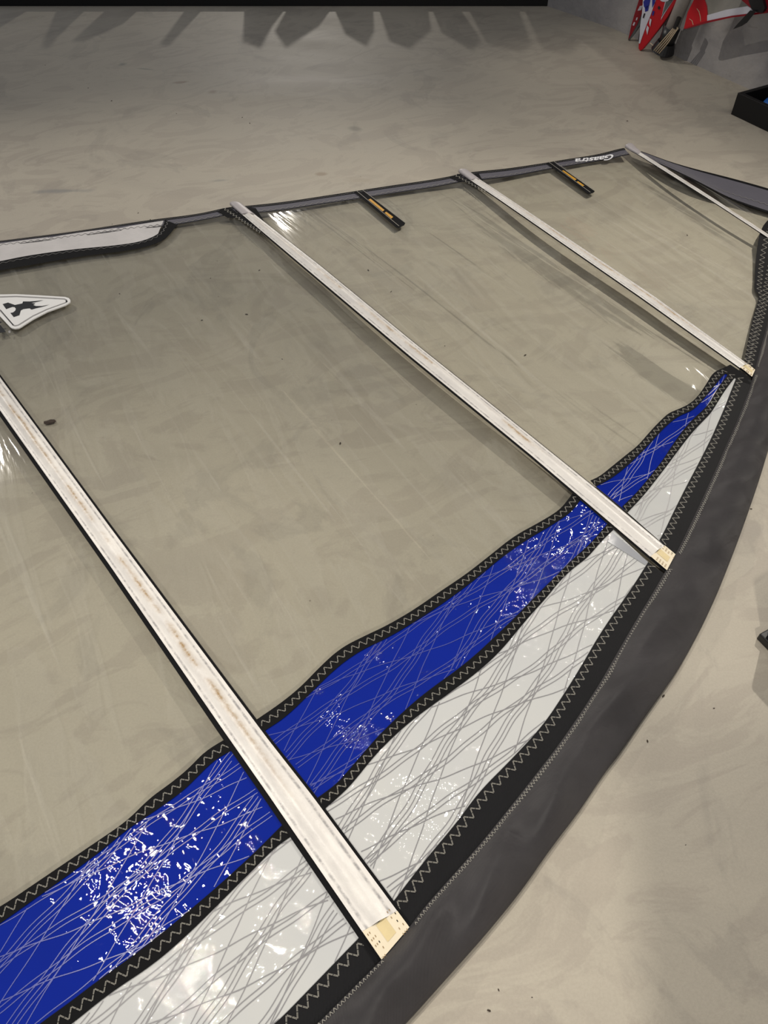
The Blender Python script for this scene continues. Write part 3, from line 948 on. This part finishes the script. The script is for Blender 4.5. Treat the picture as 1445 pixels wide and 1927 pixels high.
# short leech battens in black pockets with two ochre marks each
for q, marks in (([(666, 360.7), (685.5, 360.7), (762.6, 419.8), (760.5, 424), (749.5, 429.5), (745, 427.5)],
                  [[(693, 375.6), (697.2, 373.8), (723.4, 395), (720.2, 398)], [(723.4, 400.4), (726.8, 398.4), (739.8, 408.1), (736, 411.5)]]),
                 ([(1028, 307.2), (1042.8, 305.7), (1119.3, 359.8), (1117, 362.5), (1109, 365.5), (1105, 364)],
                  [[(1057.3, 321.3), (1060.3, 320.5), (1084.7, 337.3), (1081.7, 339.6)], [(1084.7, 341.9), (1087.8, 341), (1099.6, 349), (1096.2, 350.6)]])):
    po = flat('batten_pocket', q, M_BLACK, sail, 0.0060, 'short black batten pocket on the leech with two ochre marks')
    for mk in marks: flat('ochre_mark', mk, M_YELLOW, po, 0.0080)
    for a, b in ((mid(q[0], q[1], .16), mid(q[4], q[3], .12)), (mid(q[0], q[1], .84), mid(q[4], q[2], .86))):
        w_ = .0013
        la = line([a, b], it=0); d = (la[1] - la[0]).normalized(); nn = Vector((-d.y, d.x, 0)) * w_
        loft('stitching', [p - nn for p in la], [p + nn for p in la], M_THREAD, po, m=1, step=.02, off=0.0075, kind='stuff')

# white wordmark on the leech tape, upside down to the camera
def wordmark(text, origin_px, end_px, up_px, parent, mat, bold=0.0):
    cu = bpy.data.curves.new('wordmark', 'FONT'); cu.body = text; cu.size = 1.0; cu.offset = bold; cu.space_character = 0.95
    ob = bpy.data.objects.new('tmp', cu); COL.objects.link(ob)
    bpy.context.view_layer.update()
    me = bpy.data.meshes.new_from_object(ob.evaluated_get(bpy.context.evaluated_depsgraph_get()))
    bpy.data.objects.remove(ob)
    xs = [v.co.x for v in me.vertices]; x0, x1 = min(xs), max(xs)
    O, E, U = S(*origin_px), S(*end_px), S(*up_px)
    ex = (E - O); up = (U - O)
    for v in me.vertices:
        p = O + ex * ((v.co.x - x0) / (x1 - x0)) + up * (v.co.y / 0.70)
        v.co = (p.x, p.y, sail_z(p.x, p.y) + 0.0050)
    return link('wordmark', me, mat, parent, 'white wordmark printed on the slate tape')
wordmark('Gaastra', (1155, 291.5), (1082, 301), (1151.5, 301.5), lt, M_INK, 0.022)

# ---- triangular badge at the left edge of the film
BX = lambda pts, k=9.633, oy=540: [(x / k, oy + y / k) for x, y in pts]
badge_out = BX([(0, 135), (300, 130), (700, 150), (1180, 180), (1245, 200), (1275, 235), (1272, 272), (1180, 330), (850, 450), (600, 580), (380, 722), (335, 745), (270, 755), (210, 742), (180, 722), (0, 530), (-230, 270), (-290, 200), (-260, 160)])
bd = flat('badge', badge_out, M_BADGE, sail, 0.0080, 'white triangular badge with a black figure in it')
so = bd.modifiers.new('thick', 'SOLIDIFY'); so.thickness = 0.004; so.offset = -1
ring_o = BX([(-180, 215), (0, 168), (300, 160), (700, 180), (1170, 208), (1215, 230), (1225, 262), (1190, 290), (850, 415), (600, 535), (370, 680), (330, 700), (270, 712), (235, 700), (0, 440)])
ring_i = BX([(-140, 232), (0, 190), (300, 182), (700, 200), (1160, 226), (1195, 240), (1200, 262), (1175, 280), (840, 400), (590, 518), (362, 660), (325, 684), (275, 692), (248, 682), (0, 405)])
V = [S(u, v, .0086) for u, v in ring_o] + [S(u, v, .0086) for u, v in ring_i]
n = len(ring_o)
mesh('badge_groove', V, [(i, (i + 1) % n, n + (i + 1) % n, n + i) for i in range(n)], M_BADGEG, bd)
flat('badge_line', BX([(0, 415), (10, 410), (250, 690), (235, 697)]), M_BADGEK, bd, 0.0092)
flat('badge_line', BX([(1190, 228), (1228, 262), (1195, 284)]), M_BADGEK, bd, 0.0092)
flat('badge_figure', BX([(48, 310), (145, 282), (270, 326), (405, 298), (418, 262), (540, 262), (640, 255), (790, 238), (640, 275), (560, 288),
                         (640, 300), (600, 325), (650, 345), (760, 345), (900, 318), (760, 360), (660, 382), (572, 408), (535, 385), (425, 400),
                         (378, 425), (352, 512), (248, 545), (188, 470), (235, 462), (275, 430), (288, 395), (265, 366), (225, 362), (165, 382), (112, 402)]),
     M_BADGEK, bd, 0.0090)
flat('print_letter', BX([(-60, 690), (8, 690), (110, 815), (0, 835), (-60, 840)]), M_BADGEK, sail, 0.002, 'black printed letter below the badge')
flat('print_letter', BX([(-60, 630), (15, 628), (32, 645), (0, 660), (-60, 665)]), M_BADGEK, sail, 0.002)
flat('print_dot', BX([(155, 795), (175, 785), (192, 800), (188, 830), (165, 838), (150, 820)]), M_BADGEG, sail, 0.002)

# ------------------------------------------------------------------ small litter on the floor
def speck(name, u, v, size, mat, label, cat, group, seed):
    rnd = random.Random(seed)
    p = ground(u, v, 0)
    bm = bmesh.new()
    bmesh.ops.create_icosphere(bm, subdivisions=2, radius=1)
    a = rnd.uniform(0, 3.14)
    for q in bm.verts:
        k = 1 + 0.35 * noise.noise(q.co * 1.7 + Vector((seed, 0, 0)))
        x, y, z = q.co.x * k, q.co.y * k * 0.42, q.co.z * k * 0.3
        q.co = ((x * math.cos(a) - y * math.sin(a)) * size, (x * math.sin(a) + y * math.cos(a)) * size, z * size)
    zm = min(q.co.z for q in bm.verts)
    for q in bm.verts: q.co.z -= zm
    me = bpy.data.meshes.new(name); bm.to_mesh(me); bm.free()
    o = link(name, me, mat); o.location = p
    tag(o, label, cat, group)
    return o
for i, (u, v) in enumerate([(225, 553), (380, 603), (464, 592), (396, 524), (488, 509), (693, 509), (531, 676), (736, 549), (988, 669), (837, 651), (1293, 443), (640, 1135 - 300)]):
    speck('debris_speck', u, v, 0.0026 + 0.0012 * (i % 3), M_SPECK, 'tiny dark crumb of debris under the clear film', 'debris', 'crumbs under the film', i)
for i, (u, v) in enumerate([(211, 422), (260, 401), (283, 414), (85, 123), (166, 166), (210, 190), (332, 214), (456, 221), (470, 232), (1343, 1333), (1218, 1395), (1248, 1310),
                            (1001, 1877), (938, 1863), (920, 1902), (1290, 1590), (1413, 958), (1180, 228)]):
    speck('debris_speck', u, v, (0.0014 if v > 1500 else 0.0024) + 0.0009 * (i % 3), M_SPECK, 'tiny dark crumb of debris on the bare concrete', 'debris', 'crumbs on the bare floor', 40 + i)
# dried leaf below the film at the left
o = speck('dried_leaf', 95, 797, 0.018, M_DEBRIS, 'dark dried leaf lying under the film beside the foreground batten', 'leaf', None, 91)
o = speck('dirt_clump', 1122, 36, 0.045, M_SPECK, 'dark clump of dirt on the floor by the back wall', 'dirt', None, 77)

# ------------------------------------------------------------------ black tray at the right
def zup(h): return Vector((0, 0, h))
c0 = ground(1375, 215, 0)
dl = WD.copy()                                   # along the wall
dw = Vector((-WD.y, WD.x, 0)); dw = dw if dw.x > 0 else -dw
tray = thing('black_tray', 'black open-topped wooden tray on the floor by the right wall', 'tray', c0)
Lb, Wb, Hb, T = 0.75, 0.27, 0.095, 0.022
for nm, o_, ax, ay in (('side_board', c0, dl * Lb, dw * T), ('side_board', c0 + dw * (Wb - T), dl * Lb, dw * T),
                       ('end_board', c0 + dw * T, dl * T, dw * (Wb - 2 * T)), ('end_board', c0 + dl * (Lb - T) + dw * T, dl * T, dw * (Wb - 2 * T))):
    v, f = box_pts(o_, ax, ay, zup(Hb)); ob = mesh(nm, v, f, M_BLACKW, tray); bevel(ob, .0015)
v, f = box_pts(c0 + dl * T + dw * T + zup(.001), dl * (Lb - 2 * T), dw * (Wb - 2 * T), zup(.008)); mesh('base_board', v, f, M_BLACKW, tray)
reroot(tray)
# blue bottle lying in the tray
bc = ground(1441, 200, .058)
btl = thing('blue_bottle', 'bright blue plastic bottle lying in the black tray', 'bottle', bc)
v, f = tube_pts([bc, bc + dl * .02, bc + dl * .18, bc + dl * .205], 0.04, 20); ob = mesh('bottle_body', v, f, M_BLUEP, btl, smooth=True)
v, f = tube_pts([bc + dl * .20, bc + dl * .225], 0.014, 14); mesh('bottle_cap', v, f, M_BLACKP, btl)
reroot(btl)

# ------------------------------------------------------------------ navy bin at the right edge
b0 = ground(1422, 1202, 0)
e1 = ground(1445, 1225.5, 0) - b0; e1.normalize()
e2 = Vector((-e1.y, e1.x, 0)); e2 = e2 if e2.x > 0 else -e2
bin_ = thing('storage_bin', 'dark navy storage bin on a black plinth at the right edge', 'bin', b0)
v, f = box_pts(b0, e1 * .34, e2 * .4, zup(.022)); ob = mesh('plinth', v, f, M_BLACKP, bin_); bevel(ob, .003)
v, f = box_pts(b0 + e1 * .008 + e2 * .006 + zup(.022), e1 * .32, e2 * .38, zup(.11)); ob = mesh('bin_body', v, f, M_NAVY, bin_); bevel(ob, .01, 3)
reroot(bin_)

# ------------------------------------------------------------------ long black rack across the back
RY = 5.35
rack = thing('storage_rack', 'long low black rack across the far end of the room', 'rack', (-0.7, RY + 0.25, 0))
def rbox(name, o_, s_, mat=M_BLACKW, label=None):
    v, f = box_pts(o_, (s_[0], 0, 0), (0, s_[1], 0), (0, 0, s_[2])); return mesh(name, v, f, mat, rack, label)
RX1 = 1.03
rbox('front_rail', (-3.6, RY, 0), (RX1 + 3.6, .05, .055))
rbox('back_rail', (-3.6, RY + .55, 0), (RX1 + 3.6, .05, .06))
for x in (-3.6, -2.0, -0.45, RX1 - .05):
    rbox('cross_rail', (x, RY + .05, .0), (.05, .5, .05))
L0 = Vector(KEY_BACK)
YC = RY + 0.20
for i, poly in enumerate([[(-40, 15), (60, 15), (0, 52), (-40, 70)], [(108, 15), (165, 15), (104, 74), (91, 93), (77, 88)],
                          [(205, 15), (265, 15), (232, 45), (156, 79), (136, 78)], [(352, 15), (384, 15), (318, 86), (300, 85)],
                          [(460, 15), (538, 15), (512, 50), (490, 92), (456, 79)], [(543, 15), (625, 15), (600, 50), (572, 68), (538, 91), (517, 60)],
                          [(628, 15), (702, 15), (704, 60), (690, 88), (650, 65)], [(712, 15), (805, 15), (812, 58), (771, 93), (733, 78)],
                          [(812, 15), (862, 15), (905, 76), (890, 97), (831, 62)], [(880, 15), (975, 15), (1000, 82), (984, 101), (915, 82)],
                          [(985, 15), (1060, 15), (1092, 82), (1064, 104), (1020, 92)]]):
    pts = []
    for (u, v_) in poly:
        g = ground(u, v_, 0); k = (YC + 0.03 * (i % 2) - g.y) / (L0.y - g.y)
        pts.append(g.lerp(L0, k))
    # added unseen panel, outline projected back from its shadow on the floor
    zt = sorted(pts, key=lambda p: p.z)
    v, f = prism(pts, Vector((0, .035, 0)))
    mesh('shadow_panel', v, f, M_BLACKW, rack)
reroot(rack)

# ------------------------------------------------------------------ boards, mast foot and red sail against the wall
Z8 = lambda pts: [(1140 + x / 9.03, y / 9.03) for x, y in pts]
def panel_on(name, px, p0, n, thick, mat, parent, push=0.0, label=None, bev=0.0):
    W = [on_plane(u, v, p0, n) + n * push for u, v in px]
    vv, ff = prism(W, -n * thick)
    o = mesh(name, vv, ff, mat, parent, label)
    bm = bmesh.new(); bm.from_mesh(o.data); bmesh.ops.recalc_face_normals(bm, faces=bm.faces); bm.to_mesh(o.data); bm.free()
    if bev: bevel(o, bev, 2)
    return o
def board_normal(tilt, yaw):
    n = Vector((math.sin(yaw), -math.cos(yaw), 0)); return (n * math.cos(tilt) + Vector((0, 0, math.sin(tilt)))).normalized()
n1 = board_normal(math.radians(3), math.radians(-35))
t1 = ground(1203.7, 96.5, 0)
brd = thing('windsurf_board', 'red pointed board with white and blue stripe leaning in the corner, nearer the camera', 'board', t1, 'boards leaning in the corner')
front = Z8([(578, 870), (630, 838), (740, 705), (900, 500), (1050, 290), (1220, 0), (1480, -600), (1560, -1100), (1400, -1500),
            (1100, -1550), (760, -1200), (640, -600), (625, 0), (612, 210), (582, 420), (572, 600), (555, 740), (550, 825)])
panel_on('hull', front, t1, n1, 0.03, M_RED, brd, 0, bev=0.004)
stripe = Z8([(560, 735), (576, 600), (586, 420), (616, 215), (632, 0), (640, -600), (760, -600), (850, 0), (760, 260), (690, 430), (620, 620), (580, 740)])
panel_on('side_stripe', stripe, t1, n1, 0.0015, M_WGEL, brd, 0.002)
for q in ([(640, 30), (700, -60), (760, 0), (740, 90), (690, 160), (650, 110)], [(665, 120), (740, 80), (720, 180), (670, 200)], [(790, -40), (850, -60), (835, 50), (790, 130)],
          [(800, 180), (830, 190), (810, 260), (785, 260)]):
    panel_on('blue_check', Z8(q), t1, n1, 0.001, M_BGEL, brd, 0.0035)
for q in ([(705, 430), (735, 470), (706, 590), (686, 500)], [(750, 310), (780, 330), (755, 450), (738, 390)]):
    panel_on('white_check', Z8(q), t1, n1, 0.001, M_WGEL, brd, 0.0035)
panel_on('deck_inset', Z8([(935, 340), (1010, 20), (1150, 0), (1190, -90), (980, 260)]), t1, n1, 0.001, M_WGEL, brd, 0.002)
panel_on('deck_inset', Z8([(950, 285), (1022, 30), (1138, 0), (1160, -50), (985, 225)]), t1, n1, 0.001, M_GGEL, brd, 0.0035)
panel_on('round_mark', Z8([(1000 + 75 * math.cos(a), -8 + 36 * math.sin(a)) for a in [i * math.pi / 8 for i in range(16)]]), t1, n1, 0.001, M_WGEL, brd, 0.004)
panel_on('plug_hole', Z8([(905 + 20 * math.cos(a), 130 + 30 * math.sin(a)) for a in [i * math.pi / 6 for i in range(12)]]), t1, n1, 0.001, M_BLACKP, brd, 0.004)
panel_on('slot', Z8([(628, 300), (650, 225), (675, 225), (650, 305)]), t1, n1, 0.001, M_BLACKP, brd, 0.004)
reroot(brd)
t2 = ground(1182.6, 77, 0)
n2 = board_normal(math.radians(2), math.radians(-28))
brd2 = thing('windsurf_board', 'dark red board half hidden behind the striped red one, touching the corner wall', 'board', t2, 'boards leaning in the corner')
back = Z8([(385, 700), (372, 680), (430, 430), (480, 250), (560, 0), (660, -600), (760, -1000), (900, -1050), (980, -700), (800, -300), (720, 60), (640, 300), (580, 440), (480, 590)])
panel_on('hull', back, t2, n2, 0.025, M_GGEL, brd2, 0, bev=0.004)
panel_on('side_stripe', Z8([(380, 680), (432, 430), (482, 250), (562, 0), (700, -700), (800, -700), (680, 0), (610, 230), (540, 400), (430, 600)]), t2, n2, 0.001, M_MAROON, brd2, 0.002)
for q in ([(455, 425), (480, 370), (502, 380), (480, 435)], [(540, 180), (580, 100), (630, 90), (600, 170)], [(520, 300), (545, 290), (530, 340), (510, 345)]):
    panel_on('white_check', Z8(q), t2, n2, 0.001, M_WGEL, brd2, 0.0035)
reroot(brd2)

# mast with its black foot, ropes run up to a cleat
mp = Vector(ground(1246, 99, 0))
mb = thing('mast', 'grey mast tube with black foot and rope tackle leaning beside the red board', 'mast', mp)
pv = board_normal(math.radians(1), math.radians(-60))
def mpt(u, v, push=0.0): return on_plane(u, v, mp + WN * .06, pv) + pv * push
axis0 = mpt(1246, 92, -.01); axis1 = mpt(1284, 0, -.01)
ad = (axis1 - axis0).normalized()
foot0 = axis0 - ad * 0.0; foot0.z = max(foot0.z, .03)
v, f = tube_pts([foot0 + ad * .08, foot0 + ad * .62], 0.034, 24); mesh('mast_tube', v, f, M_ALU, mb, smooth=True)
v, f = tube_pts([foot0 + ad * .03, foot0 + ad * .105], 0.042, 24); mesh('mast_foot', v, f, M_BLACKP, mb, smooth=True)
v, f = merge([tube_pts([foot0 - ad * .012, foot0 + ad * .035], 0.062, 24, 0.046), tube_pts([foot0 + Vector((-.03, -.03, .0)), foot0 + Vector((.03, .02, .0))], .02, 10)])
mesh('foot_collar', v, f, M_BLACKP, mb)
cl = mpt(1287, 42, .05)
v, f = tube_pts([cl - ad * .02, cl + ad * .03], 0.012, 12); mesh('cleat', v, f, M_BLACKP, mb)
for k in range(4):
    a = mpt(1245 + k * 3.2, 92 + k * 1.8, .055); b = mpt(1286 + k * 1.2, 44 + k * 2, .05)
    sag = (a + b) / 2 + Vector((0, 0, -.003 * k))
    v, f = tube_pts([a, sag, b], 0.0028, 8); mesh('rope', v, f, M_CORD, mb, smooth=True)
v, f = tube_pts([mpt(1229, 80, .02), mpt(1234, 83, .025), mpt(1240, 88, .02)], .0025, 8); mesh('rope', v, f, M_CORD, mb)
reroot(mb)
# dark strip standing in for the mast's shaded side, next to the board
n3 = board_normal(math.radians(2), math.radians(-33))
sp = ground(1232, 86, 0)
shade_strip = panel_on('mast_shade_strip', Z8([(815, 790), (840, 640), (900, 520), (1060, 290), (1230, 0), (1480, -500), (1600, -500), (1360, 60), (1200, 330), (1050, 560), (960, 700), (900, 800)]),
                sp + Vector((.03, .05, 0)), n3, 0.03, plain('dark_mast_shade', lin(48, 42, 40), .7), None, 0, bev=.008)
shade_strip.name = 'mast_shade_strip'
tag(shade_strip, 'dark strip standing in for the shaded side of the mast, between the red board and the mast', 'shade strip')

# red sail hanging in front of the right wall
Z7 = lambda pts: [(1270 + x / 8.257, y / 8.257) for x, y in pts]
pr0 = WC + WD * 0.2 + WN * 0.16
pr0.z = 0
rs = thing('red_sail', 'red windsurf sail with a white foot band hanging by the right wall', 'sail', pr0 + zup(.1))
def rp(name, px, mat, push=0.0, th=.004, label=None): return panel_on(name, Z7(px), pr0, WN, th, mat, rs, push, label)
rp('red_panel', [(145, 445), (205, 190), (300, 0), (520, -600), (900, -600), (560, -300), (470, 0), (500, 90), (512, 200), (505, 322)], M_RED, .004, .006)
rp('white_band', [(510, 235), (800, 150), (1130, 95), (1225, 148), (1180, 205), (900, 240), (508, 322)], M_WGEL, .004, .005, 'white band along the foot')
rp('foot_piping', [(145, 445), (505, 322), (900, 240), (1180, 205), (1445, 170), (1445, 200), (1180, 235), (900, 268), (510, 355), (200, 445)], M_MAROON, .008, .012)
rp('window', [(512, 235), (470, 0), (600, -500), (1000, -500), (1050, 0), (1130, 95), (800, 150)], M_FILM, 0.003, .001)
rp('red_panel', [(1045, 0), (1000, -500), (1900, -500), (1900, 150), (1445, 170), (1330, 175), (1225, 148)], M_MAROON, .005, .006)
rp('boom_end', [(1190, 0), (1240, -120), (1400, -60), (1445, 120), (1400, 190), (1310, 175), (1240, 140)], M_BLACKP, .02, .03)
rp('strap', [(975, 437), (1020, 380), (1240, 145), (1330, 155), (1180, 340), (1100, 390)], M_BLACKP, .03, .004, 'black strap tail with a cut end')
for q in ([(345, 130), (380, 180), (400, 260), (405, 330), (412, 330), (408, 255), (388, 172), (352, 128)], [(230, 290), (270, 320), (290, 385), (298, 384), (280, 318), (236, 286)]):
    rp('seam', q, M_CORD, .0048, .0006)
reroot(rs)

# ------------------------------------------------------------------ made-up blockers just outside the frame, added to shade the floor and the wall
cb = thing('shade_cabinet', 'unseen cabinet added behind the camera position to shade the floor', 'shadow caster', (0.75, -0.7, 0))
v, f = box_pts((0.37, -0.95, 0.05), (0.8, 0, 0), (0, 0.42, 0), (0, 0, 1.02)); ob = mesh('blocker_body', v, f, M_NAVY, cb); bevel(ob, .01)  # added box out of view, throws the soft shadow at lower right
for k in range(4):
    v, f = box_pts((0.40, -0.53, 0.09 + k * .24), (0.74, 0, 0), (0, .015, 0), (0, 0, .22)); dr = mesh('drawer', v, f, M_ALU, cb)
    v, f = box_pts((0.62, -0.515, 0.26 + k * .24), (0.30, 0, 0), (0, .02, 0), (0, 0, .02)); mesh('handle', v, f, M_BLACKP, dr)
v, f = box_pts((0.40, -0.92, 0), (0.74, 0, 0), (0, 0.36, 0), (0, 0, .05)); mesh('plinth', v, f, M_BLACKP, cb)
reroot(cb)
SL = ['leftmost', 'second', 'third', 'fourth', 'fifth', 'sixth', 'seventh', 'eighth', 'rightmost']
for k in range(9):  # added strips that split the spot's beam into streaks on the right wall
    a0 = -0.055 + k * 0.026
    base = Vector((-2.4, 4.9, 0)); d = Vector((4.4, -1.0, 0)).normalized(); sd = Vector((-d.y, d.x, 0))
    c = base + d * 0.95 + sd * a0 * 1.15
    w_ = 0.0065 + 0.0050 * ((k * 7) % 5) / 4
    n_ = 22; V, F = [], []
    for i in range(n_):
        z = 2.62 - i * 0.0275 - 0.0006 * ((k * 3) % 4) * i
        x_ = 0.012 * math.sin(i * 0.42 + k * 1.1) + 0.003 * math.sin(i * 1.3 + k)
        ww = w_ * (0.55 + 0.45 * math.sin(i * 0.8 + k * 2.3))
        p = c + sd * x_
        for sgn, dd in ((-1, -.001), (1, -.001), (1, .001), (-1, .001)):
            V.append(Vector((p.x, p.y, z)) + sd * sgn * ww + d * dd)
    for i in range(n_ - 1):
        for q in range(4):
            F.append((i * 4 + q, i * 4 + (q + 1) % 4, (i + 1) * 4 + (q + 1) % 4, (i + 1) * 4 + q))
    F.append((0, 1, 2, 3)); F.append(tuple((n_ - 1) * 4 + q for q in (3, 2, 1, 0)))
    ob = mesh('shadow_strap', V, F, M_BLACK)
    tag(ob, 'unseen black strap added to break up the light on the right wall, %s of the row of nine' % SL[k], 'strap', 'added shadow straps')
print('tris', sum(len(o.data.polygons) for o in SC.objects if o.type == 'MESH'))
